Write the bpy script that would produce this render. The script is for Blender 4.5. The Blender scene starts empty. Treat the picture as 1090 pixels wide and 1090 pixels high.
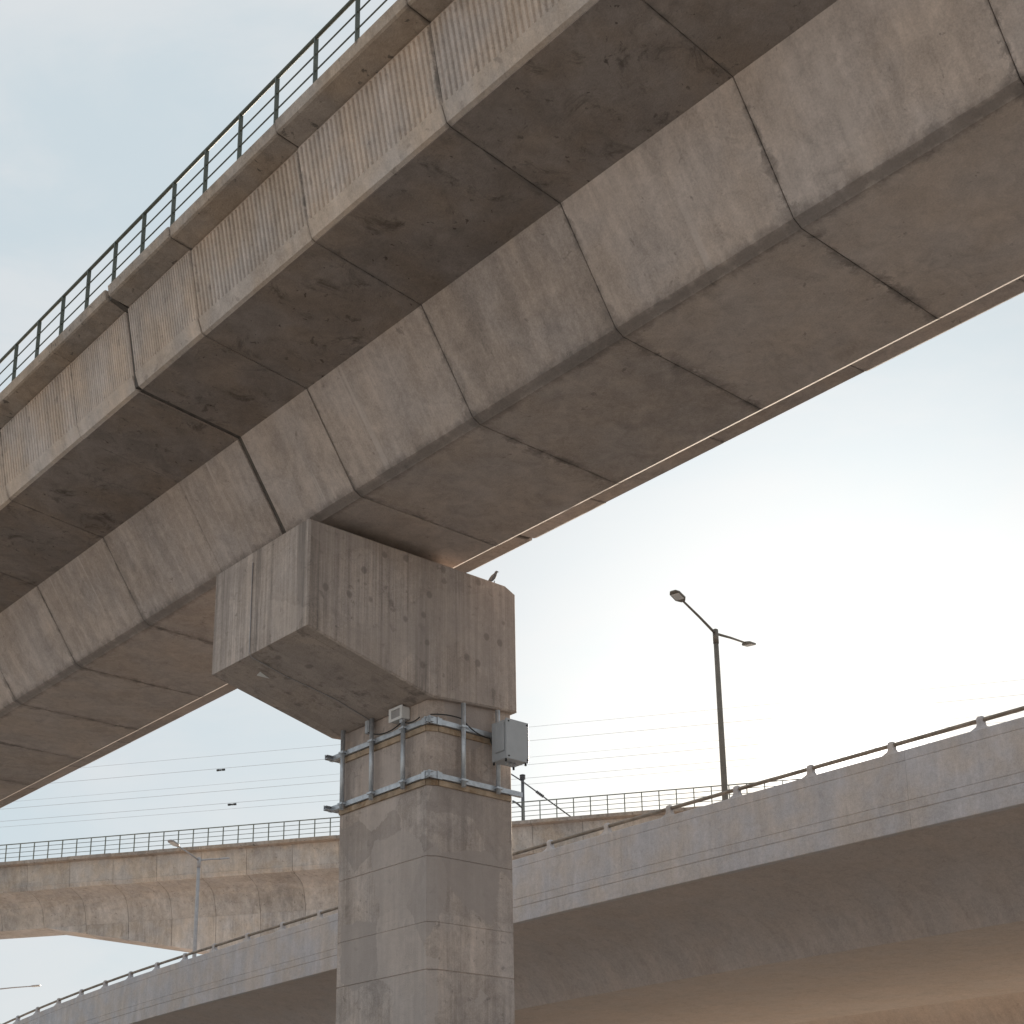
import bpy, bmesh, math, random
from mathutils import Vector, Matrix
R = math.radians
random.seed(7)
scene = bpy.context.scene
COL = scene.collection

# ------------------------------------------------------------------ camera
# world: +Y along the near viaduct (away), +X to its right, origin at the lens, ground 1.6 m below
PITCH, ROLL, YAW = R(17.03), R(-0.86), R(41.65)
fw = Vector((math.sin(YAW)*math.cos(PITCH), math.cos(YAW)*math.cos(PITCH), math.sin(PITCH)))
rt = Vector((math.cos(YAW), -math.sin(YAW), 0))
up = rt.cross(fw)
rt2 = rt*math.cos(ROLL) + up*math.sin(ROLL)
up2 = -rt*math.sin(ROLL) + up*math.cos(ROLL)
cam_d = bpy.data.cameras.new("camera")
cam = bpy.data.objects.new("camera", cam_d); COL.objects.link(cam)
cam.matrix_world = Matrix((rt2, up2, -fw)).transposed().to_4x4()
cam_d.sensor_width = 36; cam_d.sensor_fit = 'HORIZONTAL'
cam_d.lens = 1576.3/1090*36
cam_d.shift_y = 272/1090
cam_d.clip_start = 0.1; cam_d.clip_end = 5000
scene.camera = cam

# ------------------------------------------------------------------ sky and sun
SUN_AZ, SUN_EL = R(55.3), R(16.35)
sun_dir = Vector((math.sin(SUN_AZ)*math.cos(SUN_EL), math.cos(SUN_AZ)*math.cos(SUN_EL), math.sin(SUN_EL)))
world = bpy.data.worlds.new("World"); scene.world = world; world.use_nodes = True
wn = world.node_tree; wn.nodes.clear()
def N(nt, t, **kw):
    n = nt.nodes.new(t)
    for k, v in kw.items():
        if k.startswith('i_'):
            n.inputs[k[2:].replace('_', ' ')].default_value = v
        else: setattr(n, k, v)
    return n
def math_node(nt, op, a, b=None, c=None, clamp=False):
    n = nt.nodes.new('ShaderNodeMath'); n.operation = op; n.use_clamp = clamp
    for i, x in enumerate((a, b, c)):
        if x is None: continue
        if isinstance(x, (int, float)): n.inputs[i].default_value = x
        else: nt.links.new(x, n.inputs[i])
    return n.outputs[0]
def mix_col(nt, fac, a, b, blend='MIX'):
    n = nt.nodes.new('ShaderNodeMix'); n.data_type = 'RGBA'; n.blend_type = blend
    for s, x in ((n.inputs[0], fac), (n.inputs[6], a), (n.inputs[7], b)):
        if isinstance(x, (int, float)): s.default_value = x
        elif isinstance(x, tuple): s.default_value = (*x, 1) if len(x) == 3 else x
        else: nt.links.new(x, s)
    return n.outputs[2]
def map_range(nt, v, a, b, c=0., d=1., smooth=True):
    n = nt.nodes.new('ShaderNodeMapRange'); n.interpolation_type = 'SMOOTHSTEP' if smooth else 'LINEAR'
    nt.links.new(v, n.inputs[0])
    for i, x in zip((1, 2, 3, 4), (a, b, c, d)): n.inputs[i].default_value = x
    return n.outputs[0]
SKY_STRENGTH = 0.10
GLOW = 9.0
VEIL_A, VEIL_B = (2.86, 3.27, 3.50), (3.36, 3.54, 3.65)   # thin bright haze layer over the whole sky
sky = N(wn, 'ShaderNodeTexSky', sky_type='NISHITA', sun_disc=False, sun_elevation=SUN_EL, sun_rotation=SUN_AZ,
        altitude=0, air_density=1.0, dust_density=2.0, ozone_density=1.0)
tc = N(wn, 'ShaderNodeTexCoord')
# thin high cloud: pale veil over the blue
mp = N(wn, 'ShaderNodeMapping'); mp.inputs['Scale'].default_value = (1.3, 1.3, 4.0); mp.inputs['Rotation'].default_value = (0.2, 0.3, 0.5)
wn.links.new(tc.outputs['Generated'], mp.inputs[0])
cn = N(wn, 'ShaderNodeTexNoise', i_Scale=2.3, i_Detail=7.0, i_Roughness=0.58, i_Distortion=0.6)
wn.links.new(mp.outputs[0], cn.inputs['Vector'])
cf = map_range(wn, cn.outputs[0], 0.35, 0.72, 0.975, 0.990)
veil = mix_col(wn, map_range(wn, cn.outputs[0], 0.38, 0.70), VEIL_A, VEIL_B)
# the clear-sky glow gathers round the sun and shines through the veil
gm = N(wn, 'ShaderNodeGamma', i_Gamma=2.0); wn.links.new(mix_col(wn, 1.0, sky.outputs[0], (.01, .01, .01), 'MULTIPLY'), gm.inputs[0])
glow = mix_col(wn, 1.0, gm.outputs[0], (GLOW*.90, GLOW, GLOW*1.22), 'MULTIPLY')
# white aureole of the low sun in the haze
vd = wn.nodes.new('ShaderNodeVectorMath'); vd.operation = 'DOT_PRODUCT'; vd.inputs[1].default_value = sun_dir
wn.links.new(tc.outputs['Generated'], vd.inputs[0])
au = math_node(wn, 'ADD', math_node(wn, 'MULTIPLY', map_range(wn, vd.outputs['Value'], math.cos(R(19)), math.cos(R(3))), .85),
               math_node(wn, 'MULTIPLY', map_range(wn, vd.outputs['Value'], math.cos(R(4.0)), math.cos(R(.5))), 8.0))
glow = mix_col(wn, 1.0, glow, mix_col(wn, 1.0, au, (1.0, .98, .95), 'MULTIPLY'), 'ADD')
skyc = mix_col(wn, 1.0, mix_col(wn, cf, sky.outputs[0], veil), glow, 'ADD')
bg = N(wn, 'ShaderNodeBackground'); wn.links.new(skyc, bg.inputs[0]); bg.inputs[1].default_value = SKY_STRENGTH
wo = N(wn, 'ShaderNodeOutputWorld'); wn.links.new(bg.outputs[0], wo.inputs[0])

sl = bpy.data.lights.new("sun", 'SUN'); sl.energy = 5.0; sl.angle = R(0.53); sl.color = (1.0, 0.86, 0.68)
so = bpy.data.objects.new("sun", sl); COL.objects.link(so)
so.rotation_euler = sun_dir.to_track_quat('Z', 'Y').to_euler(); so.location = sun_dir*200

vs = scene.view_settings
scene.display_settings.display_device = 'sRGB'
vs.view_transform = 'Standard'; vs.look = 'None'; vs.exposure = 1.08; vs.gamma = 1; vs.use_curve_mapping = False
scene.render.resolution_x = 1024; scene.render.resolution_y = 1024

# ------------------------------------------------------------------ materials
def new_mat(name):
    m = bpy.data.materials.new(name); m.use_nodes = True
    nt = m.node_tree; nt.nodes.clear()
    out = nt.nodes.new('ShaderNodeOutputMaterial'); b = nt.nodes.new('ShaderNodeBsdfPrincipled')
    nt.links.new(b.outputs[0], out.inputs[0])
    return m, nt, b
def noise(nt, vec, scale, detail=4, rough=.55, mscale=None, dist=0., loc=None):
    if mscale is not None or loc is not None:
        mp = nt.nodes.new('ShaderNodeMapping')
        if mscale: mp.inputs['Scale'].default_value = mscale
        if loc: mp.inputs['Location'].default_value = loc
        nt.links.new(vec, mp.inputs[0]); vec = mp.outputs[0]
    n = N(nt, 'ShaderNodeTexNoise', i_Scale=scale, i_Detail=float(detail), i_Roughness=rough, i_Distortion=dist)
    nt.links.new(vec, n.inputs['Vector']); return n.outputs[0]
def concrete(name, col, streak=(0.6, 7, 0.25), streak_amt=.25, blotch=.22, mould=.35, joint=None, rand=.10,
             boards=None, holes=False, lifts=None, bump=.25, tint=None, runs=0.0, shade_stain=0.0, edge=None, lime=0.0, spots=1.0, patches=0.0):
    """weathered cast concrete: blotches, rain streaks, mould spots, stained joints, pores"""
    m, nt, b = new_mat(name); L = nt.links
    geo = nt.nodes.new('ShaderNodeNewGeometry'); P = geo.outputs['Position']
    oi = nt.nodes.new('ShaderNodeObjectInfo'); tcn = nt.nodes.new('ShaderNodeTexCoord')
    big = noise(nt, P, .45, 5, .6, dist=.4)
    mid = noise(nt, P, 2.6, 6, .65, dist=.8)
    fine = noise(nt, P, 38, 3, .7)
    st = noise(nt, P, 1.0, 5, .7, mscale=streak)
    st2 = noise(nt, P, 1.0, 3, .6, mscale=tuple(s*3.1 for s in streak), loc=(3.1, 1.7, 5.))
    sn = nt.nodes.new('ShaderNodeSeparateXYZ'); L.new(geo.outputs['True Normal'], sn.inputs[0])
    vert = map_range(nt, math_node(nt, 'ABSOLUTE', sn.outputs[2]), .72, .93, 1, 0)
    v = math_node(nt, 'MULTIPLY_ADD', map_range(nt, big, .3, .7, -1, 1), blotch*.38, 1.0)
    v = math_node(nt, 'MULTIPLY_ADD', map_range(nt, mid, .28, .72, -1, 1), blotch*.50, v)
    v = math_node(nt, 'MULTIPLY_ADD', map_range(nt, fine, .2, .8, -1, 1), .13, v)
    grit = noise(nt, P, 11, 5, .75, dist=.3)
    v = math_node(nt, 'MULTIPLY_ADD', map_range(nt, grit, .3, .7, -1, 1), .07, v)
    v = math_node(nt, 'MULTIPLY_ADD', math_node(nt, 'MULTIPLY', vert, map_range(nt, st, .35, .68, -1, 1)), streak_amt*.6, v)
    v = math_node(nt, 'MULTIPLY_ADD', math_node(nt, 'MULTIPLY', vert, math_node(nt, 'MULTIPLY', map_range(nt, st2, .35, .68, -1, 1), map_range(nt, mid, .35, .65))), streak_amt*.4, v)
    if rand: v = math_node(nt, 'MULTIPLY_ADD', math_node(nt, 'SUBTRACT', oi.outputs['Random'], .5), rand*2, v)
    sep = nt.nodes.new('ShaderNodeSeparateXYZ'); L.new(P, sep.inputs[0])
    if lifts:
        fl = math_node(nt, 'FLOOR', math_node(nt, 'DIVIDE', math_node(nt, 'SUBTRACT', sep.outputs[2], lifts[0]), lifts[1]))
        wnz = N(nt, 'ShaderNodeTexWhiteNoise', noise_dimensions='1D'); L.new(fl, wnz.inputs['W'])
        v = math_node(nt, 'MULTIPLY_ADD', math_node(nt, 'SUBTRACT', wnz.outputs[0], .5), .26, v)
    if boards:
        # board-marked faces: each board its own tone, thin dark seam between boards
        u = math_node(nt, 'DIVIDE', math_node(nt, 'ADD', math_node(nt, 'MULTIPLY', sep.outputs[0], vert), sep.outputs[1]), boards)
        fl = math_node(nt, 'FLOOR', u)
        wnz = N(nt, 'ShaderNodeTexWhiteNoise', noise_dimensions='1D'); L.new(fl, wnz.inputs['W'])
        v = math_node(nt, 'MULTIPLY_ADD', math_node(nt, 'SUBTRACT', wnz.outputs[0], .5), .12, v)
        fr = math_node(nt, 'FRACT', u)
        seam = math_node(nt, 'LESS_THAN', fr, .05)
        v = math_node(nt, 'MULTIPLY_ADD', math_node(nt, 'MULTIPLY', seam, wnz.outputs[0]), -.30, v)
    # colour
    warm = mix_col(nt, map_range(nt, noise(nt, P, .8, 4, loc=(9, 4, 1)), .35, .65), col, tuple(c*t for c, t in zip(col, tint or (1.06, .98, .88))))
    cc = nt.nodes.new('ShaderNodeCombineXYZ')
    for i in range(3): L.new(v, cc.inputs[i])
    c = mix_col(nt, 1.0, warm, cc.outputs[0], 'MULTIPLY')
    if mould:
        mo = noise(nt, P, 1.1, 9, .72, dist=1.2, loc=(2, 7, 3))
        mf = math_node(nt, 'MULTIPLY', map_range(nt, mo, .54, .72), mould)
        c = mix_col(nt, mf, c, tuple(x*.33 for x in col))
        sp = noise(nt, P, 5.5, 4, .6, dist=.5, loc=(5, 2, 8))
        c = mix_col(nt, math_node(nt, 'MULTIPLY', map_range(nt, sp, .67-.05*spots, .74-.05*spots), mould*1.5, clamp=True), c, tuple(x*.28 for x in col))
    if shade_stain:
        # overhang shade painted in as a patchy dark film; stain blotches and spots follow
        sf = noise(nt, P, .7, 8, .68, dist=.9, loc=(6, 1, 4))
        sf = math_node(nt, 'MULTIPLY', map_range(nt, sf, 00.30, .66, .70, 1.0), shade_stain*1.12, clamp=True)
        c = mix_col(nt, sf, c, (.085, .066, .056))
    if shade_stain:
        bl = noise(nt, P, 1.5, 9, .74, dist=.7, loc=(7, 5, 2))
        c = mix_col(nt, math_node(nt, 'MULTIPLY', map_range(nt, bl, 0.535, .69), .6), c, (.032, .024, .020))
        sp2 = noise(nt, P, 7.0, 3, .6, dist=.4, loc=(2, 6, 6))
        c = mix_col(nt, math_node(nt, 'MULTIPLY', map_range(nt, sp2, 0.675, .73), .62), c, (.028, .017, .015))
    if runs:
        # dirt that ran down from the top edge in narrow dark trails
        ru = noise(nt, P, 1.0, 4, .75, mscale=(2.2, 2.2, .10), loc=(1, 8, 2))
        c = mix_col(nt, math_node(nt, 'MULTIPLY', map_range(nt, ru, .52, .66), runs), c, tuple(x*.38 for x in col))
    if patches:
        # repair mortar and laitance patches with ragged outlines
        pv = N(nt, 'ShaderNodeTexVoronoi', feature='F1', i_Scale=1.25)
        pvv = nt.nodes.new('ShaderNodeMix'); pvv.data_type = 'VECTOR'; pvv.inputs[0].default_value = .22
        nz = N(nt, 'ShaderNodeTexNoise', i_Scale=2.2, i_Detail=6.0, i_Roughness=.7); L.new(P, nz.inputs['Vector'])
        L.new(P, pvv.inputs[4]); L.new(nz.outputs['Color'], pvv.inputs[5]); L.new(pvv.outputs[1], pv.inputs['Vector'])
        bwp = nt.nodes.new('ShaderNodeSeparateColor'); L.new(pv.outputs['Color'], bwp.inputs[0])
        c = mix_col(nt, math_node(nt, 'MULTIPLY', map_range(nt, bwp.outputs[0], .70, .74), patches), c, tuple(x*1.22 for x in col))
        c = mix_col(nt, math_node(nt, 'MULTIPLY', map_range(nt, bwp.outputs[1], .72, .76), patches*.9), c, tuple(x*.72 for x in col))
    if lime:
        lm = noise(nt, P, 1.0, 3, .6, mscale=(.06, 4.2, .06), loc=(3, 3, 9))
        lf = math_node(nt, 'MULTIPLY', map_range(nt, lm, .60, .66), math_node(nt, 'MULTIPLY', vert, map_range(nt, noise(nt, P, .9, 3, loc=(8, 8, 1)), .42, .6)))
        c = mix_col(nt, math_node(nt, 'MULTIPLY', lf, lime), c, tuple(min(.6, x*1.35) for x in col))
    if edge:
        so2 = nt.nodes.new('ShaderNodeSeparateXYZ'); L.new(tcn.outputs['Object'], so2.inputs[0])
        dx = math_node(nt, 'SUBTRACT', so2.outputs[0], edge[0]); dz = math_node(nt, 'SUBTRACT', so2.outputs[2], edge[1])
        de = math_node(nt, 'SQRT', math_node(nt, 'ADD', math_node(nt, 'MULTIPLY', dx, dx), math_node(nt, 'MULTIPLY', dz, dz)))
        de = math_node(nt, 'MULTIPLY_ADD', map_range(nt, noise(nt, P, 3.2, 6, .7, loc=(1, 1, 6)), .3, .7, -1, 1), .07, de)
        c = mix_col(nt, map_range(nt, de, .02, .22, .62, 0), c, tuple(x*.30 for x in col))
    if joint:
        so_ = nt.nodes.new('ShaderNodeSeparateXYZ'); L.new(tcn.outputs['Object'], so_.inputs[0])
        d = math_node(nt, 'SUBTRACT', joint, math_node(nt, 'ABSOLUTE', so_.outputs[1]))
        jn = noise(nt, P, 3.5, 5, .7, loc=(4, 4, 4))
        wdt = math_node(nt, 'MULTIPLY_ADD', map_range(nt, jn, .35, .75), .15, .006)
        low = map_range(nt, so_.outputs[2], .05, 1.2, 2.3, .9)
        wdt = math_node(nt, 'MULTIPLY', wdt, low)
        jf = math_node(nt, 'SUBTRACT', 1.0, math_node(nt, 'DIVIDE', d, wdt), clamp=True)
        c = mix_col(nt, math_node(nt, 'MULTIPLY', jf, math_node(nt, 'MULTIPLY_ADD', map_range(nt, mid, .35, .65), .80, .20)), c, tuple(x*.30 for x in col))
    if holes:
        vo = N(nt, 'ShaderNodeTexVoronoi', feature='F1', i_Scale=1.0, i_Randomness=.55)
        mp2 = nt.nodes.new('ShaderNodeMapping'); mp2.inputs['Scale'].default_value = (2.3, 1.5, 2.0); L.new(P, mp2.inputs[0]); L.new(mp2.outputs[0], vo.inputs['Vector'])
        hn = math_node(nt, 'MULTIPLY_ADD', mid, .12, vo.outputs['Distance'])
        hf = map_range(nt, hn, .16, .24, 1, 0)
        c = mix_col(nt, math_node(nt, 'MULTIPLY', hf, .55), c, tuple(x*.42 for x in col))
    L.new(c, b.inputs['Base Color'])
    b.inputs['Roughness'].default_value = .9
    b.inputs['Specular IOR Level'].default_value = .25
    pore = N(nt, 'ShaderNodeTexVoronoi', feature='F1', i_Scale=22.0); L.new(P, pore.inputs['Vector'])
    h = math_node(nt, 'MULTIPLY_ADD', map_range(nt, pore.outputs['Distance'], .05, .16), .5, fine)
    h = math_node(nt, 'MULTIPLY_ADD', mid, 1.6, h)
    h = math_node(nt, 'MULTIPLY_ADD', math_node(nt, 'MULTIPLY', st, vert), .5, h)
    bp = nt.nodes.new('ShaderNodeBump'); bp.inputs['Strength'].default_value = bump; bp.inputs['Distance'].default_value = .03
    L.new(h, bp.inputs['Height']); L.new(bp.outputs[0], b.inputs['Normal'])
    return m
def plain(name, col, rough=.5, metal=0., var=.12, scale=6., dirt=None):
    m, nt, b = new_mat(name)
    geo = nt.nodes.new('ShaderNodeNewGeometry'); P = geo.outputs['Position']
    n = noise(nt, P, scale, 5, .65)
    c = mix_col(nt, map_range(nt, n, .3, .7), tuple(x*(1-var) for x in col), tuple(min(1, x*(1+var)) for x in col))
    if dirt:
        c = mix_col(nt, math_node(nt, 'MULTIPLY', map_range(nt, noise(nt, P, scale*.6, 7, .7, dist=1., loc=(3, 3, 3)), .5, .7), .8), c, dirt)
    nt.links.new(c, b.inputs['Base Color'])
    b.inputs['Roughness'].default_value = rough; b.inputs['Metallic'].default_value = metal
    return m
W = (0.450, 0.388, 0.360)
M = {}
M['girder']  = concrete('girder concrete', W, streak=(.25, 2.6, .25), streak_amt=.16, blotch=.22, mould=.30, joint=1.515, rand=.15, spots=.3, edge=(-1.43, .035), lime=.5, tint=(1.03, .99, .94))
M['wing']    = concrete('shade-toned stained slab concrete', W, streak=(.25, 2.6, .25), streak_amt=.1, blotch=.25, mould=.45, joint=1.515, rand=.08, shade_stain=.55, spots=.6)  # underside shade put into the colour, plus real mould and stains
M['panel']   = concrete('parapet concrete', (.45, .392, .360), streak=(.6, 4, .35), streak_amt=.14, blotch=.18, mould=.22, joint=1.515, rand=.05)
M['cope']    = concrete('coping concrete', (.33, .283, .252), streak=(3, 6, 3), streak_amt=.18, blotch=.30, mould=.50, joint=1.515, rand=.06)
M['column']  = concrete('column concrete', (.42, .357, .327), streak=(3.2, 3.2, .20), streak_amt=.24, blotch=.30, mould=.25, rand=0, lifts=(4.0-3*.955*2, .955), bump=.3, runs=.28, patches=.55, tint=(1.03, .99, .94))
M['cap']     = concrete('pier cap concrete', (.43, .367, .335), streak=(9, 9, .16), streak_amt=.30, blotch=.18, mould=.28, rand=0, boards=.31, holes=True, bump=.4, runs=.62, patches=.25, tint=(1.02, .99, .95))
M['far']     = concrete('distant viaduct concrete', (.42, .385, .362), tint=(1.0, .97, .93), streak=(1.8, 1.8, .3), streak_amt=.18, blotch=.26, mould=.35, rand=.12, runs=.2)
M['haunch']  = concrete('haunch concrete', (.43, .40, .385), streak=(2.2, 2.2, .25), streak_amt=.22, blotch=.22, mould=.20, rand=.16, runs=.3)
M['farpan']  = concrete('distant parapet concrete', (.44, .395, .365), streak=(2.5, 2.5, .5), streak_amt=.16, blotch=.22, mould=.25, rand=.12)
M['road']    = concrete('flyover concrete', (.45, .405, .39), streak=(.3, 2.5, .4), streak_amt=.10, blotch=.10, mould=.12, rand=.03, bump=.1, runs=.14, tint=(1.02, .99, .96))
M['fascia']  = concrete('flyover parapet concrete', (.435, .425, .45), streak=(3, 2.2, .3), streak_amt=.10, blotch=.12, mould=.10, rand=.03, bump=.12)
M['galv']    = plain('galvanised steel', (.50, .52, .55), .42, .55, .15, 9)
M['rail']    = plain('painted railing steel', (.075, .085, .07), .5, .3, .2)
M['tube']    = plain('weathered steel tube', (.24, .20, .165), .6, .5, .25, 3, dirt=(.12, .085, .06))
M['pack']    = plain('packing mortar', (.40, .30, .215), .9, 0, .25, 4, dirt=(.22, .12, .05))
M['box']     = plain('grey cabinet paint', (.42, .43, .45), .45, 0, .06, 3)
M['white']   = plain('white plastic', (.72, .71, .70), .5, 0, .05)
M['black']   = plain('black rubber', (.03, .03, .03), .7, 0, .1)
M['pole']    = plain('grey lamp post paint', (.36, .34, .34), .5, .2, .1)
M['backlitpole'] = plain('backlit-toned lamp post', (.15, .125, .10), .55, .2, .15, 3)  # backlit darkness of the lamp near the sun, put into its paint colour
M['lens']    = plain('lamp glass', (.55, .53, .50), .3, 0, .05)
M['wire']    = plain('cable sheath', (.10, .10, .11), .6, 0, .1)
M['cablegrey'] = plain('aluminium cable', (.36, .36, .37), .5, .2, .08)
M['farrail'] = plain('grey green railing paint', (.17, .18, .155), .5, .2, .2)
M['pigeon']  = plain('grey plumage', (.16, .165, .18), .8, 0, .3, 30)
M['seal']    = plain('dirty joint sealant', (.10, .085, .075), .9, 0, .3, 5)
M['bear']    = plain('bearing rubber', (.05, .048, .045), .8, 0, .2)

# ground
def ground_mat():
    m, nt, b = new_mat('pale dusty ground')
    geo = nt.nodes.new('ShaderNodeNewGeometry'); P = geo.outputs['Position']
    a = noise(nt, P, .08, 7, .6); f = noise(nt, P, 3, 8, .7)
    c = mix_col(nt, map_range(nt, a, .35, .65), (.50, .44, .385), (.56, .505, .45))
    c = mix_col(nt, map_range(nt, f, .5, .75, 0, .5), c, (.34, .29, .24))
    nt.links.new(c, b.inputs[0]); b.inputs['Roughness'].default_value = .95
    bp = nt.nodes.new('ShaderNodeBump'); bp.inputs['Strength'].default_value = .6; nt.links.new(f, bp.inputs['Height']); nt.links.new(bp.outputs[0], b.inputs['Normal'])
    return m
def asphalt_mat():
    m, nt, b = new_mat('added_road_asphalt')
    geo = nt.nodes.new('ShaderNodeNewGeometry'); P = geo.outputs['Position']
    a = noise(nt, P, .5, 6, .6); f = noise(nt, P, 60, 3, .7)
    c = mix_col(nt, map_range(nt, a, .3, .7), (.075, .072, .07), (.11, .105, .10))
    c = mix_col(nt, map_range(nt, f, .5, .8, 0, .6), c, (.12, .12, .12))
    nt.links.new(c, b.inputs[0]); b.inputs['Roughness'].default_value = .85
    return m
M['ground'] = ground_mat(); M['added_road_asphalt'] = asphalt_mat()
M['kerb'] = concrete('kerb concrete', (.34, .32, .30), streak_amt=.1, mould=.2)
M['paint'] = plain('road marking paint', (.72, .72, .70), .7, 0, .12, 4)

# ------------------------------------------------------------------ mesh helpers
class MB:
    def __init__(s): s.v = []; s.f = []; s.sm = []
    def add(s, vs, fs, smooth=False):
        o = len(s.v); s.v += [tuple(p) for p in vs]
        for f in fs: s.f.append(tuple(i+o for i in f)); s.sm.append(smooth)
    def loft(s, rings, closed=True, caps=True, smooth=False):
        n = len(rings[0]); vs = [p for r in rings for p in r]; fs = []
        for i in range(len(rings)-1):
            for j in range(n if closed else n-1):
                k = (j+1) % n
                fs.append((i*n+j, i*n+k, (i+1)*n+k, (i+1)*n+j))
        s.add(vs, fs, smooth)
        if caps and closed:
            o = len(s.v)-len(vs)
            s.f.append(tuple(o+j for j in reversed(range(n)))); s.sm.append(False)
            s.f.append(tuple(o+(len(rings)-1)*n+j for j in range(n))); s.sm.append(False)
    def box(s, x0, x1, y0, y1, z0, z1, bv=0.):
        if bv:
            r = lambda z, d: [(x0+d, y0+d+0, z), (x1-d, y0+d, z), (x1-d, y1-d, z), (x0+d, y1-d, z)]
            def oct_(z, d, e):
                return [(x0+d+e, y0+d, z), (x1-d-e, y0+d, z), (x1-d, y0+d+e, z), (x1-d, y1-d-e, z), (x1-d-e, y1-d, z), (x0+d+e, y1-d, z), (x0+d, y1-d-e, z), (x0+d, y0+d+e, z)]
            s.loft([oct_(z0, bv, 0.001), oct_(z0+bv, 0, bv), oct_(z1-bv, 0, bv), oct_(z1, bv, 0.001)])
        else:
            s.loft([[(x0, y0, z0), (x1, y0, z0), (x1, y1, z0), (x0, y1, z0)], [(x0, y0, z1), (x1, y0, z1), (x1, y1, z1), (x0, y1, z1)]])
    def tube(s, pts, r, n=10, r2=None, smooth=True):
        pts = [Vector(p) for p in pts]; rings = []
        for i, p in enumerate(pts):
            t = (pts[min(i+1, len(pts)-1)]-pts[max(i-1, 0)]).normalized()
            a = t.cross(Vector((0, 0, 1)))
            if a.length < 1e-3: a = t.cross(Vector((1, 0, 0)))
            a.normalize(); bb = a.cross(t)
            rr = r if r2 is None else r+(r2-r)*i/(len(pts)-1)
            rings.append([tuple(p+a*rr*math.cos(2*math.pi*k/n)+bb*rr*math.sin(2*math.pi*k/n)) for k in range(n)])
        s.loft(rings, smooth=smooth)
    def bar(s, p, q, w, h, upv=(0, 0, 1)):
        p = Vector(p); q = Vector(q); t = (q-p).normalized(); u = Vector(upv)
        a = t.cross(u).normalized(); u = a.cross(t).normalized()
        rr = lambda c: [tuple(c+a*x*w/2+u*y*h/2) for x, y in ((-1, -1), (1, -1), (1, 1), (-1, 1))]
        s.loft([rr(p), rr(q)])
    def prism_y(s, poly, y0, y1, ch=0.):
        """extrude an XZ polygon along Y, its end edges softened by ch"""
        ring = lambda pl, y: [(x, y, z) for x, z in pl]
        if ch:
            ins = inset(poly, ch)
            s.loft([ring(ins, y0), ring(poly, y0+ch), ring(poly, y1-ch), ring(ins, y1)])
        else: s.loft([ring(poly, y0), ring(poly, y1)])
    def build(s, name, mat, parent=None, loc=None):
        me = bpy.data.meshes.new(name); me.from_pydata(s.v, [], s.f)
        for p, sm in zip(me.polygons, s.sm): p.use_smooth = sm
        bm = bmesh.new(); bm.from_mesh(me); bmesh.ops.recalc_face_normals(bm, faces=bm.faces); bm.to_mesh(me); bm.free()
        me.materials.append(M[mat] if isinstance(mat, str) else mat)
        o = bpy.data.objects.new(name, me); COL.objects.link(o)
        if parent: o.parent = parent
        if loc: o.location = loc
        return o
def inset(poly, d):
    n = len(poly); out = []
    area = sum(poly[i][0]*poly[(i+1) % n][1]-poly[(i+1) % n][0]*poly[i][1] for i in range(n))
    sg = 1 if area > 0 else -1
    for i in range(n):
        p0, p1, p2 = Vector(poly[i-1]), Vector(poly[i]), Vector(poly[(i+1) % n])
        a = (p1-p0).normalized(); b = (p2-p1).normalized()
        na = Vector((-a.y, a.x))*sg; nb = Vector((-b.y, b.x))*sg
        m = (na+nb); m = m/max(m.length_squared, .3)*2
        q = p1+m*d*.5*1.0 if False else p1+(na+nb)*d/max(1+na.dot(nb), .4)
        out.append((q.x, q.y))
    return out
def tag(o, label=None, cat=None, group=None, kind=None):
    if label: o['label'] = label
    if cat: o['category'] = cat
    if group: o['group'] = group
    if kind: o['kind'] = kind
    return o
def empty(name, loc=(0, 0, 0), rz=0.):
    o = bpy.data.objects.new(name, None); COL.objects.link(o); o.location = loc; o.rotation_euler = (0, 0, rz); o.empty_display_size = .3
    return o
def copy_tree(o, parent=None):
    c = o.copy(); COL.objects.link(c)
    if parent: c.parent = parent
    for ch in list(o.children): copy_tree(ch, c)
    return c
def inst(o, name, parent, loc):
    c = o.copy(); c.name = name; COL.objects.link(c); c.parent = parent; c.location = loc
    return c
GZ = -1.6

# ------------------------------------------------------------------ ground, added road
g = MB(); g.add([(-1500, -1500, GZ), (1500, -1500, GZ), (1500, 1500, GZ), (-1500, 1500, GZ)], [(0, 1, 2, 3)])
tag(g.build('ground', 'ground'), kind='structure')
g = MB(); g.add([(5.3, -300, GZ+.004), (14.3, -300, GZ+.004), (14.3, 400, GZ+.004), (5.3, 400, GZ+.004)], [(0, 1, 2, 3)])
tag(g.build('road', 'added_road_asphalt'), kind='structure')  # unseen road, added under the viaduct to darken bounce on its undersides
g = MB()
for k in range(-30, 40): g.add([(9.73, k*9, GZ+.008), (9.87, k*9, GZ+.008), (9.87, k*9+3, GZ+.008), (9.73, k*9+3, GZ+.008)], [(0, 1, 2, 3)])
for x in (5.7, 13.8): g.add([(x, -300, GZ+.008), (x+.12, -300, GZ+.008), (x+.12, 400, GZ+.008), (x, 400, GZ+.008)], [(0, 1, 2, 3)])
tag(g.build('road_markings', 'paint'), kind='structure')
g = MB()
for x in (5.0, 14.3): g.box(x, x+.3, -300, 400, GZ-.1, GZ+.13)
tag(g.build('kerbs', 'kerb'), kind='structure')

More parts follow.
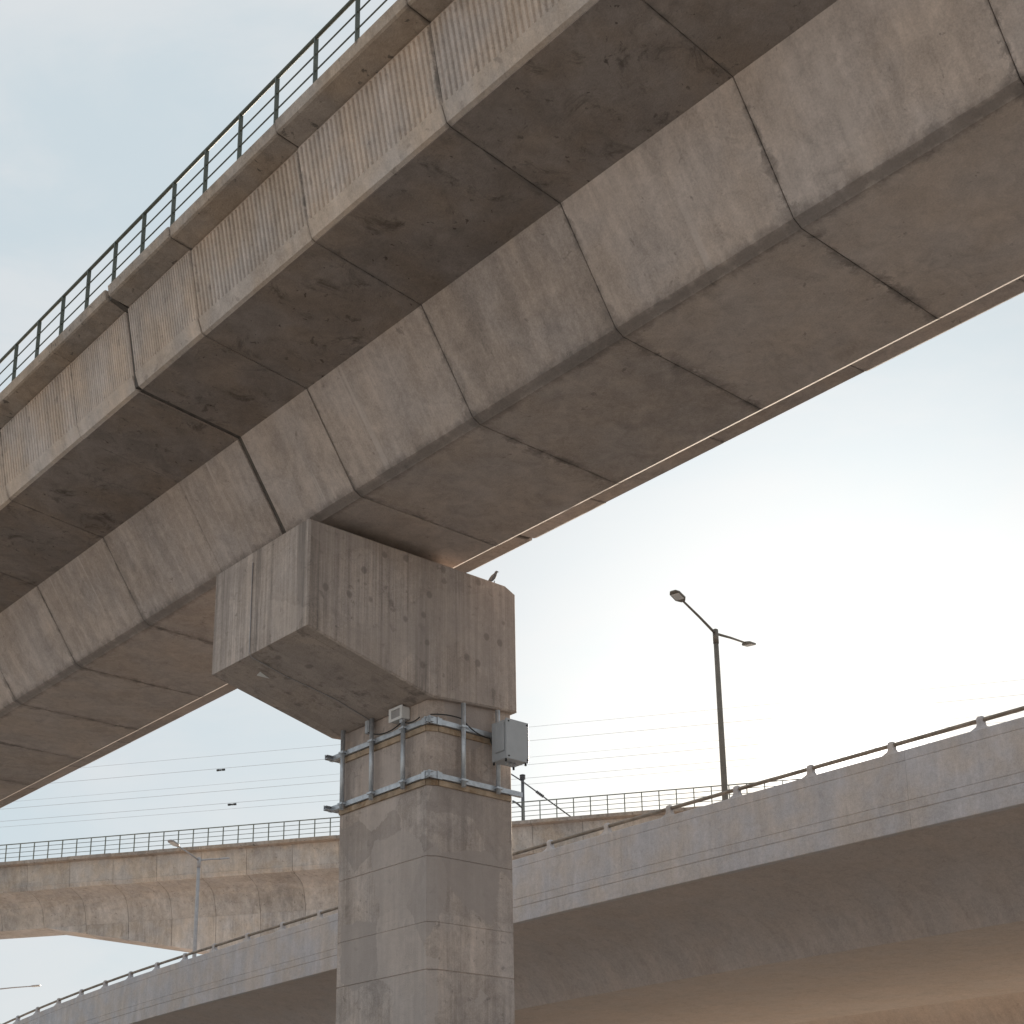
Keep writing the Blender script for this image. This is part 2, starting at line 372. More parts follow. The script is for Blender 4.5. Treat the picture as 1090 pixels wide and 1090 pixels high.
# ================================================================== NEAR VIADUCT (runs along Y)
XC = 14.25
VZ = 13.45
prof = [(9.86, 13.28), (9.86, VZ), (18.64, VZ), (18.64, 13.28), (16.86, 13.09), (15.905, 11.548), (15.81, 11.50), (12.89, 11.50), (12.745, 11.575), (11.76, 13.09)]
via = empty('viaduct', (XC, 20.26, GZ))
tag(via, 'large near concrete box girder viaduct with ribbed parapet and thin railing, crossing overhead', 'viaduct')
def to_via(x, y, z): return (x-XC, y-20.26, z-GZ)
STEP = 3.03
def seg_mesh(length, name):
    b = MB(); b.prism_y([(x-XC, z-11.5) for x, z in prof], -length/2+.004, length/2-.006, .007)
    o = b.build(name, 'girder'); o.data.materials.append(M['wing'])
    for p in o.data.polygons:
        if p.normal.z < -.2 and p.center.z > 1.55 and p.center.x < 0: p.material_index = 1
    return o
def panel_mesh(length, name, side):
    """precast parapet panel with vertical ribs, a plain foot band and a coping sub-part"""
    b = MB(); h = length/2-.007
    f = lambda x: x if side < 0 else 2*XC-x
    P = lambda pl: [(f(x)-XC, z-11.5) for x, z in pl]
    b.prism_y(P([(9.53, 14.70), (9.745, 13.56), (9.715, 13.54), (9.80, 13.31), (9.86, 13.285), (9.99, 13.50), (9.79, 14.70)]), -h, h, .006)
    if side < 0:
        n = 29; wr = 2*h/n
        for i in range(n):
            y0 = -h+wr*(i+.22); y1 = -h+wr*(i+.78)
            a, c = Vector((9.537, 14.66)), Vector((9.748, 13.552))
            nrm = Vector((-(a-c).y, (a-c).x)).normalized(); nrm = -nrm if nrm.x > 0 else nrm
            d = .030
            vs = []
            for q, e in ((a, .0), (c, .0)):
                t = q+nrm*d
                for (px, pz), yy in (((q.x, q.y), y0-.012), ((t.x, t.y), y0+.004), ((t.x, t.y), y1-.004), ((q.x, q.y), y1+.012)):
                    vs.append((px-XC, yy, pz-11.5))
            b.add(vs, [(0, 1, 5, 4), (1, 2, 6, 5), (2, 3, 7, 6), (0, 3, 2, 1), (4, 5, 6, 7)])
    o = b.build(name, 'panel')
    c = MB()
    c.prism_y(P([(9.50, 14.705), (9.19, 14.745), (9.155, 14.765), (9.125, 14.93), (9.15, 14.955), (9.80, 14.985), (9.80, 14.705)]), -h, h, .014)
    co = c.build('coping', 'cope', o)
    return o
joints = [18.14-STEP*k for k in range(9, -1, -1)] + [20.20]
joints2 = [20.32] + [22.31+STEP*k for k in range(0, 13)]
spans = list(zip(joints[:-1], joints[1:])) + list(zip(joints2[:-1], joints2[1:]))
long_seg = seg_mesh(STEP, 'girder_segment'); short_seg = seg_mesh(2.03, 'girder_segment')
long_pl, short_pl = panel_mesh(STEP, 'parapet_panel', -1), panel_mesh(2.03, 'parapet_panel', -1)
long_pr, short_pr = panel_mesh(STEP, 'parapet_panel', 1), panel_mesh(2.03, 'parapet_panel', 1)
used = set()
def place(proto, loc, jit=0.):
    if proto.name not in used:
        used.add(proto.name); o = proto; o.parent = via; o.location = loc
    else:
        o = copy_tree(proto, via); o.location = loc
    if jit: o.location = Vector(loc)+Vector((random.uniform(-jit, jit), 0, random.uniform(-jit, jit)))
for y0, y1 in spans:
    short = (y1-y0) < 2.5; y = (y0+y1)/2
    place(short_seg if short else long_seg, to_via(XC, y, 11.5), .004)
    place(short_pl if short else long_pl, to_via(XC, y, 11.5), .008)
    place(short_pr if short else long_pr, to_via(XC, y, 11.5), .014)
fl_ = MB(); fl_.prism_y([(x-XC, z-GZ) for x, z in inset(prof, .035)], -.058, .058)
fl_.prism_y([(x-XC, z-GZ) for x, z in [(9.57, 14.68), (9.80, 13.34), (9.90, 13.34), (9.75, 14.90), (9.22, 14.90), (9.24, 14.78)]], -.058, .058)
fl_.build('joint_seal', 'seal', via)
# railing on the near coping
Y0, Y1 = joints[0]+.3, joints2[-1]-.3
XR = 9.24
rl = MB(); rl.tube([to_via(XR, Y0, 15.875), to_via(XR, Y1, 15.875)], .030, 8)
railing = rl.build('railing', 'rail', via)
for z in (15.30, 15.58):
    b = MB(); b.tube([to_via(XR, Y0, z), to_via(XR, Y1, z)], .013, 6); b.build('mid_rail', 'rail', railing)
pb = MB(); pb.box(-.032, .032, -.012, .012, 0, .91); pb.box(-.06, .06, -.05, .05, -.012, .012)
post0 = pb.build('post', 'rail', railing)
k = 0
y = 13.46-10*1.0
while y > Y0+1: y -= 1.0
while y < Y1:
    loc = to_via(XR, y, 14.965)
    if k == 0: post0.location = loc
    else: inst(post0, 'post', railing, loc)
    k += 1; y += 0.992
# bearing plinths sit with the piers below

# ------------------------------------------------------------------ piers of the near viaduct
def near_pier(yc, detail, label):
    p = empty('viaduct_pier', (16.05, yc, GZ))
    o = lambda x, y, z: (x-16.05, y-20.5, z-GZ)
    # column: chamfered box with shallow grooves at the lift joints
    def ring(z, d):
        x0, x1, y0, y1 = 15.1+d, 17.0-d, 19.1+d, 21.85-d
        return [o(*q) for q in ((x0+.18, y0, z), (x1-.045, y0, z), (x1, y0+.045, z), (x1, y1-.09, z), (x1-.09, y1, z), (x0+.18, y1, z), (x0, y1-.09, z), (x0, y0+.09, z))]
    zs = [(GZ, 0)]
    for zj, w, d in ((.2, .012, .012), (2.1, .012, .012), (4.0, .014, .016), (4.80, .010, .010), (5.93, .012, .014)):
        zs += [(zj-w, 0), (zj-w*.3, d), (zj+w*.3, d), (zj+w, 0)]
    zs += [(8.9, 0)]
    b = MB(); b.loft([ring(z, d) for z, d in zs])
    b.build('column', 'column', p)
    cap = [(12.44, 9.37), (15.05, 8.72), (17.04, 8.86), (17.04, 11.19), (16.80, 11.30), (12.44, 11.30)]
    c = MB()
    pts = [(x-16.05, z-GZ) for x, z in cap]
    c.prism_y(pts, 18.98-20.5, 22.02-20.5, .03)
    co = c.build('pier_cap', 'cap', p)
    for x in (13.35, 15.2):
        for y in (19.6, 21.2):
            b = MB(); b.box(*[v for v in (x-16.05-.3, x-16.05+.3, y-20.5-.3, y-20.5+.3, 11.30-GZ-.01, 11.42-GZ)]); b.box(x-16.05-.24, x-16.05+.24, y-20.5-.24, y-20.5+.24, 11.42-GZ, 11.51-GZ)
            b.build('bearing', 'bear', p)
    tag(p, label, 'pier')
    return p
near_pier(20.5, True, 'tall concrete pier with hammerhead cap and steel brackets under the near viaduct')
near_pier(20.5+30.3, False, 'concrete pier carrying the far end of the near viaduct, outside the left edge')
# ------------------------------------------------------------------ steel mounting frame round the column
fr = empty('steel_mounting_frame', (15.1, 19.1, 7.3))
O = lambda x, y, z: (x-15.1, y-19.1, z-7.3)
tag(fr, 'galvanised steel bracket frame with upright tubes wrapped round the pier column', 'steel frame')
def channel(p, q, inward):
    """C-channel lying against the concrete, open towards it"""
    b = MB(); p = Vector(p); q = Vector(q); n = Vector(inward)
    b.bar(p-n*.035, q-n*.035, .008, .09)
    b.bar(p+Vector((0, 0, .041)), q+Vector((0, 0, .041)), .07, .008); b.bar(p-Vector((0, 0, .041)), q-Vector((0, 0, .041)), .07, .008)
    return b
for z, xr in ((8.31, 16.95), (7.33, 17.16)):
    channel(O(15.055, 18.97, z), O(15.055, 22.02, z), (1, 0, 0)).build('frame_rail', 'galv', fr)
    channel(O(14.98, 19.055, z), O(xr, 19.055, z), (0, 1, 0)).build('frame_rail', 'galv', fr)
    # corner clamp
    b = MB()
    b.bar(O(15.015, 18.99, z), O(15.015, 19.22, z), .012, .125); b.bar(O(15.0, 19.012, z), O(15.30, 19.012, z), .012, .125)
    b.bar(O(15.005, 19.12, z-.07), O(15.005, 19.12, z+.07), .03, .03, (0, 1, 0)); b.bar(O(15.20, 19.0, z-.07), O(15.20, 19.0, z+.07), .03, .03, (0, 1, 0))
    b.build('corner_clamp', 'galv', fr)
    # end bracket standing clear of the column
    b = MB(); b.bar(O(14.88, 21.93, z+.03), O(15.6, 21.93, z+.03), .07, .012); b.bar(O(14.88, 21.93, z-.03), O(15.6, 21.93, z-.03), .07, .012)
    b.bar(O(14.88, 21.97, z), O(15.6, 21.97, z), .012, .10); b.build('end_bracket', 'galv', fr)
    # packing under the rail
    b = MB(); b.bar(O(15.082, 19.19, z-.105), O(15.082, 21.75, z-.105), .036, .10); b.build('packing_strip', 'pack', fr)
    b = MB(); b.bar(O(15.28, 19.085, z-.105), O(16.94, 19.085, z-.105), .030, .10); b.build('packing_strip', 'pack', fr)
    b = MB(); b.bar(O(15.084, 19.185, z-.105), O(15.275, 19.088, z-.105), .03, .10); b.build('packing_strip', 'pack', fr)
for x, y, z0, z1 in ((14.975, 21.53, 7.22, 8.74), (14.975, 20.63, 7.21, 8.73), (14.975, 19.70, 7.20, 8.44), (15.75, 18.975, 7.21, 8.75), (16.55, 18.975, 7.23, 8.79)):
    b = MB(); b.tube([O(x, y, z0), O(x, y, z1)], .043, 12); tb = b.build('upright_tube', 'galv', fr)
    for z in (7.33, 8.31):
        c = MB()
        if x < 15: c.bar(O(x, y-.07, z), O(x, y+.07, z), .10, .035)
        else: c.bar(O(x-.07, y, z), O(x+.07, y, z), .10, .035)
        c.build('tube_clamp', 'galv', tb)

# cabinet on the right-hand tube
cb = empty('equipment_cabinet', (16.6, 18.9, 7.72))
tag(cb, 'grey metal equipment cabinet hung on an upright tube at the right of the pier', 'cabinet')
C = lambda x, y, z: (x-16.6, y-18.9, z-7.72)
b = MB(); b.box(16.345-16.6, 16.855-16.6, 18.53-18.9, 18.915-18.9, .03, .755, .012)
b.box(16.335-16.6, 16.865-16.6, 18.50-18.9, 18.535-18.9, .02, .765, .008)
body = b.build('cabinet_body', 'box', cb)
b = MB(); b.box(16.312-16.6, 16.346-16.6, 18.56-18.9, 18.80-18.9, .17, .70, .01)
h = b.build('side_hatch', 'box', cb)
b = MB()
for i in range(3): b.bar(C(16.312, 18.62+i*.06, 7.93), C(16.312, 18.62+i*.06, 8.38), .008, .012, (0, 1, 0))
b.build('louvre', 'box', h)
for x in (16.385, 16.82):
    for z in (.07, .715):
        b = MB(); b.tube([C(x, 18.50, 7.72+z), C(x, 18.488, 7.72+z)], .016, 8); b.build('bolt', 'black', cb)
for x, y in ((16.37, 18.56), (16.83, 18.56), (16.37, 18.88), (16.83, 18.88)):
    b = MB(); b.tube([C(x, y, 7.75), C(x, y, 7.70)], .020, 8); b.build('foot', 'black', cb)
for i, x in enumerate((16.50, 16.60, 16.70)):
    b = MB(); b.tube([C(x, 18.70, 7.755), C(x, 18.70, 7.69)], .022, 8); b.build('cable_gland', 'box', cb)
b = MB(); b.bar(C(16.40, 18.93, 8.30), C(16.70, 18.93, 8.30), .03, .06); b.bar(C(16.40, 18.93, 7.90), C(16.70, 18.93, 7.90), .03, .06); b.build('mounting_bracket', 'galv', cb)

# small white box on top of the third tube
wb = empty('camera_box', (14.95, 19.82, 8.46))
tag(wb, 'small white box with square window above the middle upright tube on the column', 'camera box')
b = MB(); b.box(-.03, .14, -.17, .19, .02, .25, .012); b.build('box_body', 'white', wb)
b = MB()
for (y0, y1, z0, z1) in ((-.18, .20, .215, .26), (-.18, .20, .01, .06), (-.18, -.12, .06, .215), (.13, .20, .06, .215)): b.box(-.055, -.031, y0, y1, z0, z1)
b.build('front_frame', 'white', wb)
b = MB(); b.box(-.040, -.032, -.115, .125, .065, .21); b.build('window', 'pole', wb)
b = MB(); b.box(-.02, .05, -.15, -.07, -.05, .02); b.build('mounting_foot', 'galv', wb)

jb = MB(); jb.box(-.05, .06, -.055, .055, 0, .27, .01)
jo = jb.build('junction_box', 'galv', None, (15.03, 20.80, 8.50)); tag(jo, 'narrow grey junction box on the column just under the cap soffit', 'junction box')
b = MB(); b.box(-.058, -.052, -.04, .04, .03, .24); b.build('cover_plate', 'galv', jo)

# loose cables
def cable_thing(name, pts, r, mat, label, cat, group=None, n=6):
    pts = [Vector(p) for p in pts]; o = pts[0].copy()
    b = MB(); b.tube([p-o for p in pts], r, n); ob = b.build(name, mat, None, o); tag(ob, label, cat, group); return ob
def sagline(p, q, s, n=14):
    p = Vector(p); q = Vector(q); return [p.lerp(q, i/n)-Vector((0, 0, 4*s*(i/n)*(1-i/n))) for i in range(n+1)]
cable_thing('cable', sagline((14.99, 20.78, 8.52), (14.99, 19.75, 8.45), .12)+sagline((14.99, 19.75, 8.45), (14.99, 19.25, 8.40), .06)[1:], .012, 'black', 'thin dark cable looping from the junction box to the white box on the column', 'cable')
cable_thing('cable', sagline((15.05, 19.02, 8.40), (15.72, 18.99, 8.46), -.03)+sagline((15.72, 18.99, 8.46), (16.36, 18.97, 8.22), .07)[1:]+[Vector((16.36, 18.90, 8.05))], .012, 'black', 'thin dark cable sagging across the front of the column to the cabinet', 'cable')
# conduit down the cap end and under its soffit
def soff(x): return 9.37-(x-12.44)*(.65/2.61)
cpts = [(12.425, 20.72, 11.1), (12.425, 20.72, 9.42), (12.47, 20.72, 9.335)]+[(x, 20.72+.05*math.sin(x*3)-(x-12.5)*.02, soff(x)-.012) for x in (12.8, 13.2, 13.7, 14.2, 14.7, 15.0)]+[(15.06, 20.70, 8.6)]
cable_thing('conduit', cpts, .009, 'pole', 'thin pale conduit running down the cap end and along its underside', 'conduit')
# white triangular plate under the cap
b = MB(); b.add([(0, 0, 0), (.22, .05, -.055), (.03, .16, -.008), (0, 0, -.012), (.22, .05, -.067), (.03, .16, -.02)], [(0, 1, 2), (3, 5, 4), (0, 3, 4, 1), (1, 4, 5, 2), (2, 5, 3, 0)])
tag(b.build('marker_plate', 'white', None, (12.86, 21.05, soff(12.86)-.004)), 'small white triangular plate under the cap of the near pier', 'marker plate')

# pigeon on the cap
def pigeon(loc, rz):
    b = MB()
    sp_ = [(-.135, .005, .010), (-.090, .050, .030), (-.050, .095, .045), (-.015, .140, .049), (.012, .180, .038), (.028, .212, .026), (.038, .236, .028), (.054, .250, .025), (.070, .254, .010)]
    rings = []
    for i, (x, z, r) in enumerate(sp_):
        a_ = sp_[max(i-1, 0)]; c_ = sp_[min(i+1, len(sp_)-1)]
        t = Vector((c_[0]-a_[0], 0, c_[1]-a_[1])).normalized(); nn = Vector((-t.z, 0, t.x))
        rings.append([tuple(Vector((x, 0, z))+nn*r*math.sin(q)+Vector((0, r*math.cos(q), 0))) for q in [2*math.pi*k/12 for k in range(12)]])
    b.loft(rings, smooth=True)
    b.tube([(.068, 0, .253), (.096, 0, .246)], .008, 6, .002)
    b.add([(-.10, -.016, .005), (-.10, .016, .005), (-.19, .026, -.05), (-.19, -.026, -.05), (-.09, 0, -.01), (-.18, 0, -.06)], [(0, 1, 2, 3), (0, 3, 5, 4), (1, 4, 5, 2), (2, 5, 3), (0, 4, 1)])
    for s in (-1, 1):
        b.tube([(.0, s*.018, .06), (.005, s*.02, .012)], .006, 6, .004)
        b.tube([(-.015, s*.02, .006), (.03, s*.025, .004)], .005, 5, .003)
    o = b.build('pigeon', 'pigeon', None, loc); o.rotation_euler = (0, 0, rz)
    for s in (-1, 1):
        w = MB(); w.loft([[(x, s*(yy+.004*math.cos(t)), z+hh*math.sin(t)) for t in [2*math.pi*i/8 for i in range(8)]] for x, z, hh, yy in ((.0, .150, .012, .050), (-.02, .125, .036, .052), (-.07, .075, .028, .036), (-.13, .010, .010, .016))], smooth=True)
        w.build('wing', 'pigeon', o)
    return o
tag(pigeon((16.58, 19.06, 11.302), R(-30)), 'small grey pigeon perched on the right end of the pier cap', 'pigeon')

# ================================================================== ROAD FLYOVER (parallel, further right)
def interp(tab, t):
    if t <= tab[0][0]: return tab[0][1]
    for (a, va), (b_, vb) in zip(tab, tab[1:]):
        if t <= b_:
            f = (t-a)/(b_-a); return va+(vb-va)*f
    return tab[-1][1]
ZT = [(-40, 11.16), (17, 11.20), (29, 11.20), (35, 11.17), (40, 11.10), (45, 11.00), (50, 10.92), (54, 10.84), (57, 10.77), (60, 10.68), (63, 10.56), (66, 10.42), (69, 10.25), (72, 10.06), (80, 9.5), (100, 8.0), (120, 6.6)]
def ztop(y): return sum(interp(ZT, y+d) for d in (-3, -1.5, 0, 1.5, 3))/5
def xoff(y): return 0.0 if y < 66 else (y-66)**2*.0022
fly = empty('road_flyover', (37.75, 45, GZ))
tag(fly, 'smooth pale road flyover rising rightwards below the sun, tube rail on parapet', 'flyover')
FO = lambda x, y, z: (x-37.75, y-45, z-GZ)
def fsec(y, pts): return [FO(x+xoff(y), y, z+ztop(y)) for x, z in pts]
XM = 82.25
deck_half = [(31.26, -1.25), (31.26, -2.02), (32.0, -2.12), (32.8, -2.26), (33.5, -2.45), (34.1, -2.72), (34.6, -3.06), (34.98, -3.45), (35.25, -3.9)]
deck = deck_half+[(XM-x, z) for x, z in reversed(deck_half)]
ys = [-30+2*i for i in range(76)]
b = MB(); b.loft([fsec(y, deck) for y in ys], smooth=False)
dk = b.build('deck', 'road', fly)
for p in dk.data.polygons: p.use_smooth = len(p.vertices) == 4
# sharp edges kept at the soffit corner and the fascia
try:
    bm = bmesh.new(); bm.from_mesh(dk.data)
    for e in bm.edges:
        if len(e.link_faces) == 2 and e.calc_face_angle(0) > R(30): e.smooth = False
    bm.to_mesh(dk.data); bm.free()
except Exception: pass
# parapets, cast in 10 m lengths with a faint gap; two drip grooves and a thin cap band
par = [(31.02, 0), (31.0, -.02), (31.0, -.265), (31.012, -.275), (31.012, -.290), (31.0, -.300), (30.985, -1.31), (30.998, -1.322), (30.998, -1.336), (30.985, -1.348), (30.985, -1.56), (31.005, -1.575), (31.005, -1.60), (30.985, -1.615),
       (30.985, -2.06), (31.0, -2.075), (31.25, -2.06), (31.25, -.9), (31.30, -.4), (31.26, 0)]
parR = [(XM-x, z) for x, z in par]
for pr in (par, parR):
    for y0 in range(-30, 120, 10):
        sub = [y0+.003+(9.994)*i/5 for i in range(6)]
        b = MB(); b.loft([fsec(y, pr) for y in sub]); b.build('parapet', 'fascia', fly)
# tube rail and cast brackets
b = MB(); b.tube([FO(31.13+xoff(y), y, ztop(y)+.245) for y in ys[:75]], .055, 10); hr = b.build('guard_rail', 'tube', fly)
kbr = 0
b = MB()
b.loft([[(sx*w, sy*l, z) for sx, sy in ((-1, -1), (1, -1), (1, 1), (-1, 1))] for z, w, l in ((-.02, .11, .30), (.03, .10, .20), (.08, .085, .105), (.16, .08, .075), (.25, .085, .085), (.315, .07, .075), (.345, .035, .05))])
br0 = b.build('rail_bracket', 'fascia', fly)
y = 22.99-2.56*18
while y < 118:
    loc = FO(31.13+xoff(y), y, ztop(y))
    if kbr == 0: br0.location = loc
    else: inst(br0, 'rail_bracket', fly, loc)
    kbr += 1; y += 2.56 if y < 52 else 2.42
# median barrier, carries the lamps
b = MB(); b.loft([fsec(y, [(36.65, -1.26), (36.75, -.9), (36.87, -.35), (37.13, -.35), (37.25, -.9), (37.35, -1.26)]) for y in ys]); b.build('median_barrier', 'fascia', fly)
def fly_pier(y, label):
    p = empty('flyover_pier', (41.1+xoff(y), y, GZ))
    zt = ztop(y)-3.9-GZ
    b = MB(); b.loft([[(sx*wx, sy*wy, z) for sx, sy in ((-1, -.6), (-.8, -1), (.8, -1), (1, -.6), (1, .6), (.8, 1), (-.8, 1), (-1, .6))] for z, wx, wy in ((0, 1.0, .8), (zt-1.6, 1.0, .8), (zt-.1, 2.0, .9), (zt+.01, 2.0, .9))])
    b.build('column', 'road', p); tag(p, label, 'pier')
fly_pier(47.5, 'concrete pier of the road flyover hidden behind the near pier')
fly_pier(10.0, 'concrete pier of the road flyover beyond the right edge')
fly_pier(84.0, 'concrete pier of the road flyover at its far descending end')

fly2 = copy_tree(fly); fly2.name = 'road_flyover'; fly2.location.x += 20.75
tag(fly2, 'second concrete flyover deck close behind the first, its underside at the lower right corner')
# street lamps on the median
def make_lamp(L, mat='pole', rise=.34):
    p = empty('street_lamp')
    H = 9.3
    b = MB(); b.tube([(0, 0, 0), (0, 0, .02), (0, 0, H*.5), (0, 0, H)], .135, 12, .085); b.build('pole', mat, p)
    b = MB(); b.tube([(0, 0, H-.45), (0, 0, H+.06)], .10, 12); b.tube([(0, 0, H+.06), (0, 0, H+.09)], .10, 12, .05); b.build('pole_collar', mat, p)
    b = MB(); b.box(-.17, .17, -.17, .17, 0, .04); b.build('base_plate', mat, p)
    for s in (-1, 1):
        e = Vector((s*(L-.35), 0, H+rise)); st = Vector((0, 0, H-.08))
        b = MB(); b.tube([st, st.lerp(e, .5)+Vector((0, 0, .02)), e], .050, 8, .036); b.build('arm', mat, p)
        d = (e-st).normalized(); u = Vector((0, 1, 0)); n = u.cross(d) if s < 0 else d.cross(u)
        n = -n if n.z < 0 else n
        h = MB(); rings = []
        for t, wy, hz in ((-.06, .06, .05), (.04, .13, .07), (.14, .19, .085), (.55, .185, .075), (.66, .12, .045)):
            c = e+d*t
            rings.append([tuple(c+u*wy*a+n*hz*bb) for a, bb in ((-1, -.5), (1, -.5), (1, .2), (.7, .6), (-.7, .6), (-1, .2))])
        h.loft(rings); hd = h.build('lamp_head', mat, p)
        g = MB(); c0 = e+d*.16-n*.046; c1 = e+d*.53-n*.041
        g.loft([[tuple(c+u*a*.15+n*bb) for a, bb in ((-1, -.008), (1, -.008), (1, .004), (-1, .004))] for c in (c0, c1)]); g.build('lamp_glass', 'lens', hd)
    return p
LG = 'twin-arm street lamps on the flyover'
def put_lamp(o, x, y, ztip, rz, label):
    o.location = (x, y, ztip-9.3); o.rotation_euler = (0, 0, rz); tag(o, label, 'street lamp', LG)
put_lamp(make_lamp(2.7, 'backlitpole'), 37.0, 30.9, 19.42, R(14), 'tall dark twin-arm street lamp standing against the bright sky left of the sun')
put_lamp(make_lamp(2.0), 37.0, 65.8, 17.95, R(20), 'pale twin-arm street lamp in front of the distant viaduct left of the pier')
put_lamp(make_lamp(3.0, 'pole', .12), 41.76, 102.3, 16.2, R(-41.7), 'street lamp whose arm tip pokes in at the lower left edge')

# ================================================================== DISTANT VIADUCT
ud = Vector((.563, -.826, 0)).normalized()
rz2 = math.atan2(ud.y, ud.x); V0 = 77.03
dv = empty('distant_viaduct', (0.826*V0, 0.563*V0, GZ), rz2)
tag(dv, 'distant concrete viaduct with haunched coved girder and open railing, passing behind the near pier', 'viaduct')
D = lambda u, v, z: (u, v, z-GZ)
PL = 2.85; UP = -24.5
U0 = -49.64-PL*5; NP = 34
def hz(u):
    d = abs(u-UP); return max(0., (25.0-d))*.190 if d > 1.5 else 23.5*.190
def gsec(u, hh):
    zb = 17.55
    half = [(.62, 19.45), (1.0, 19.33), (1.5, 19.22), (1.95, 19.05), (2.25, 18.78), (2.45, 18.40), (2.72, zb)]
    W_ = 7.85
    pts = [(.62, 19.75)]+half+[(W_-v, z) for v, z in reversed(half)]+[(W_-.62, 19.75)]
    return [D(u, v, z) for v, z in pts]
def hsec(u, zb):
    k = (17.55-zb)*.07
    return [D(u, 2.70+k, zb), D(u, 2.70, 17.56), D(u, 7.85-2.70, 17.56), D(u, 7.85-2.70-k, zb)]
far_fixed = None
for i in range(NP):
    u0 = U0+PL*i; u1 = u0+PL; m = (u0+u1)/2
    b = MB(); b.loft([gsec(u, 0) for u in (u0+.012, u1-.012)])
    sg = b.build('girder_segment', 'far', dv)
    for p in sg.data.polygons: p.use_smooth = False
    if hz(u0) > .02 or hz(u1) > .02:
        b = MB(); ul = [u0+.012, u1-.012]
        bp_ = UP-25.0
        if u0 < bp_ < u1: ul = [bp_+.01, u1-.012]
        b.loft([hsec(u, 17.55-max(hz(u), .01)) for u in ul]); b.build('haunch', 'haunch', sg)
    # parapets
    for s in (0, 1):
        f = (lambda v: v) if s == 0 else (lambda v: 7.85-v)
        zj = random.uniform(-.012, .012)
        b = MB(); b.loft([[D(u, f(v), z+zj) for v, z in ((.36, 20.98), (.50, 19.70), (.46, 19.68), (.56, 19.42), (.66, 19.42), (.72, 19.70), (.62, 20.98))] for u in (u0+.01, u1-.01)])
        pn = b.build('parapet_panel', 'farpan', dv)
        b = MB(); b.loft([[D(u, f(v), z+zj) for v, z in ((.34, 20.95), (.04, 21.00), (.0, 21.02), (0, 21.20), (.03, 21.22), (.64, 21.24), (.64, 20.95))] for u in (u0+.01, u1-.01)])
        b.build('coping', 'cope', pn)
# track slab on top
b = MB(); b.loft([[D(u, v, z) for v, z in ((.8, 19.76), (7.05, 19.76), (7.05, 20.1), (.8, 20.1))] for u in (U0, U0+PL*NP)]); b.build('track_slab', 'far', dv)
UE = U0+PL*NP
b = MB(); b.tube([D(U0, .12, 22.29), D(UE, .12, 22.29)], .034, 8); rl2 = b.build('railing', 'farrail', dv)
for z in (21.47, 21.75, 22.03):
    b = MB(); b.tube([D(U0, .12, z), D(UE, .12, z)], .019, 5); b.build('mid_rail', 'farrail', rl2)
b = MB(); b.box(-.028, .028, -.022, .022, 0, 1.07)
pp = b.build('post', 'farrail', rl2); n = 0; u = -51.04-.95*10
while u < UE and n < 100:
    if n == 0: pp.location = D(u, .12, 21.22)
    else: inst(pp, 'post', rl2, D(u, .12, 21.22))
    n += 1; u += .9505
def far_pier(u, label):
    q = ud*u+Vector((.826*V0, .563*V0, 0))+Vector((.826, .563, 0))*3.92
    p = empty('distant_pier', (q.x, q.y, GZ), rz2); zt = 17.55-hz(u)-GZ
    b = MB(); b.loft([[(sx*wx, sy*wy, z) for sx, sy in ((-1, -.8), (-.8, -1), (.8, -1), (1, -.8), (1, .8), (.8, 1), (-.8, 1), (-1, .8))] for z, wx, wy in ((0, 1.1, .95), (zt+.02, 1.1, .95))])
    b.build('column', 'far', p); tag(p, label, 'pier')
far_pier(UP, 'concrete pier of the distant viaduct standing behind the near pier column')
far_pier(UE-1.6, 'concrete pier of the distant viaduct behind the flyover on the right')

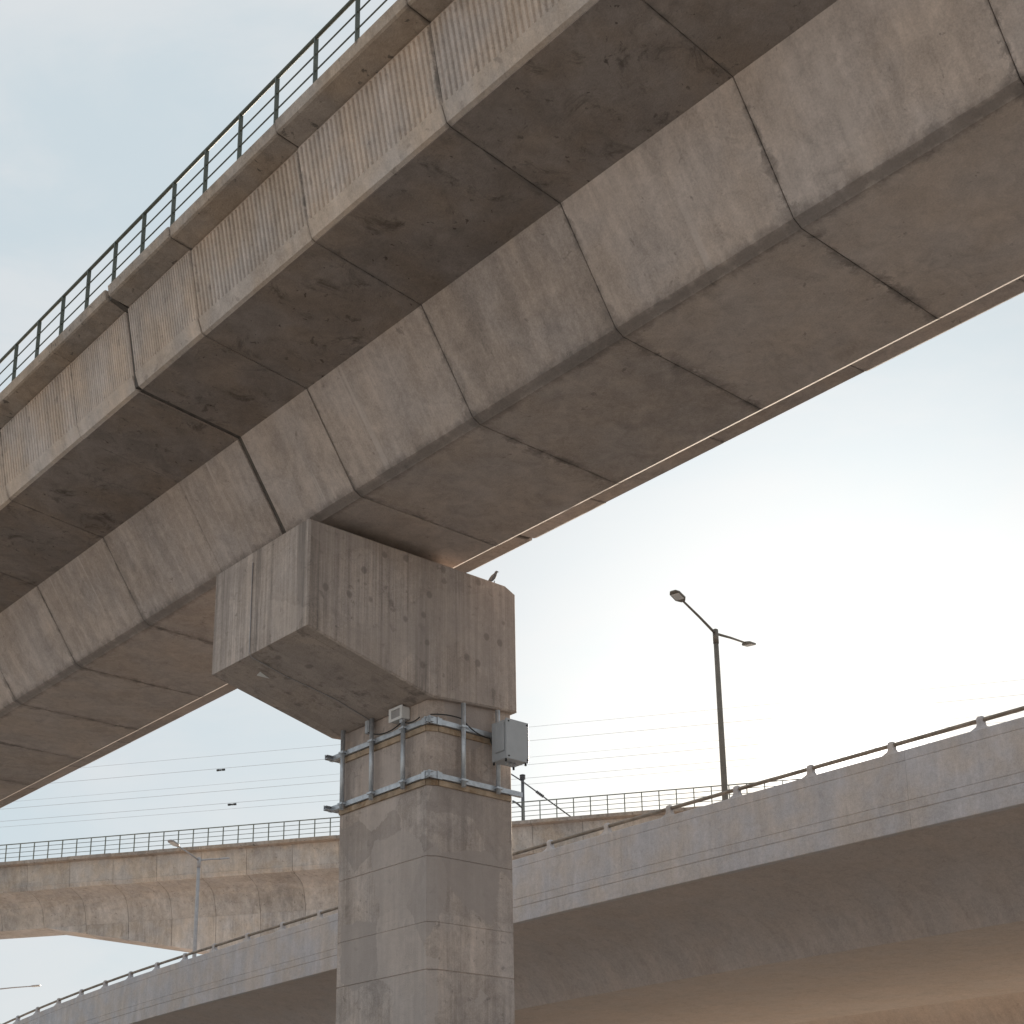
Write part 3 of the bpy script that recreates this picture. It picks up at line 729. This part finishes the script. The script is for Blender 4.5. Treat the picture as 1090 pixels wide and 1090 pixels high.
# catenary mast with stay wire on the distant viaduct
def dworld(u, v, z): q = ud*u+Vector((.826, .563, 0))*(V0+v); return Vector((q.x, q.y, z))
ms = empty('catenary_mast', dworld(-18.9, .80, 20.1), rz2)
tag(ms, 'dark short mast with insulator on the distant viaduct just right of the pier', 'mast')
b = MB(); b.tube([(0, 0, 0), (0, 0, 4.0)], .11, 8, .09); b.box(-.16, .16, -.16, .16, 0, .05); b.build('pole', 'wire', ms)
b = MB()
for zz in (3.72, 3.82, 3.92): b.tube([(0, 0, zz), (0, 0, zz+.05)], .17, 8)
b.build('insulator', 'wire', ms)
b = MB(); b.tube([(0, 0, 2.0), (-.35, 0, 2.35), (-.6, 0, 2.5)], .06, 6); b.build('bracket_arm', 'wire', ms)
cable_thing('stay_wire', [dworld(-21.2, .78, 25.4), dworld(-18.95, .70, 23.72), dworld(-16.0, .78, 21.26)], .042, 'wire', 'thin dark stay wire slanting down from the mast to the distant railing', 'stay wire')
for u_, z_ in ((-18.05, 22.95), (-16.85, 21.96)):
    pass
st_ins = MB()
o_ = dworld(-17.9, .73, 22.85)
for t in (-.22, -.11, 0, .11, .22):
    dd = Vector((ud.x*.767, ud.y*.767, -.64)); st_ins.tube([dd*(t-.03), dd*(t+.03)], .085, 8)
tag(st_ins.build('insulator', 'wire', None, o_), 'small dark ribbed insulator strung midway on the slanting stay wire', 'insulator')

# overhead cables beyond the distant viaduct
names = ['topmost', 'second from top', 'third from top', 'fourth from top', 'fifth from top', 'lowest']
for nm, z, r in zip(names, (29.32, 28.42, 27.35, 26.88, 26.02, 25.62), (.008, .010, .007, .010, .010, .008)):
    c = cable_thing('overhead_cable', sagline(dworld(-95, 8, z+.6), dworld(70, 8, z+.6), .55, 40), r, 'cablegrey', '%s of the six thin overhead cables crossing the sky above the distant viaduct' % nm, 'overhead cable', 'overhead cables above the distant viaduct')
for u_, z_, lb in ((-40.9, 28.43, 'small dark damper on the second overhead cable left of the pier'), (-40.0, 26.02, 'small dark damper on a lower overhead cable left of the pier')):
    b = MB()
    for s in (-1, 1): b.tube([ud*s*.10, ud*s*.28], .075, 8)
    b.tube([ud*-.3, ud*.3], .03, 6)
    b.tube([Vector((0, 0, -.06)), Vector((0, 0, .05))], .05, 6)
    tag(b.build('cable_damper', 'black', None, dworld(u_, 8, z_)), lb, 'damper', 'dampers on the overhead cables')
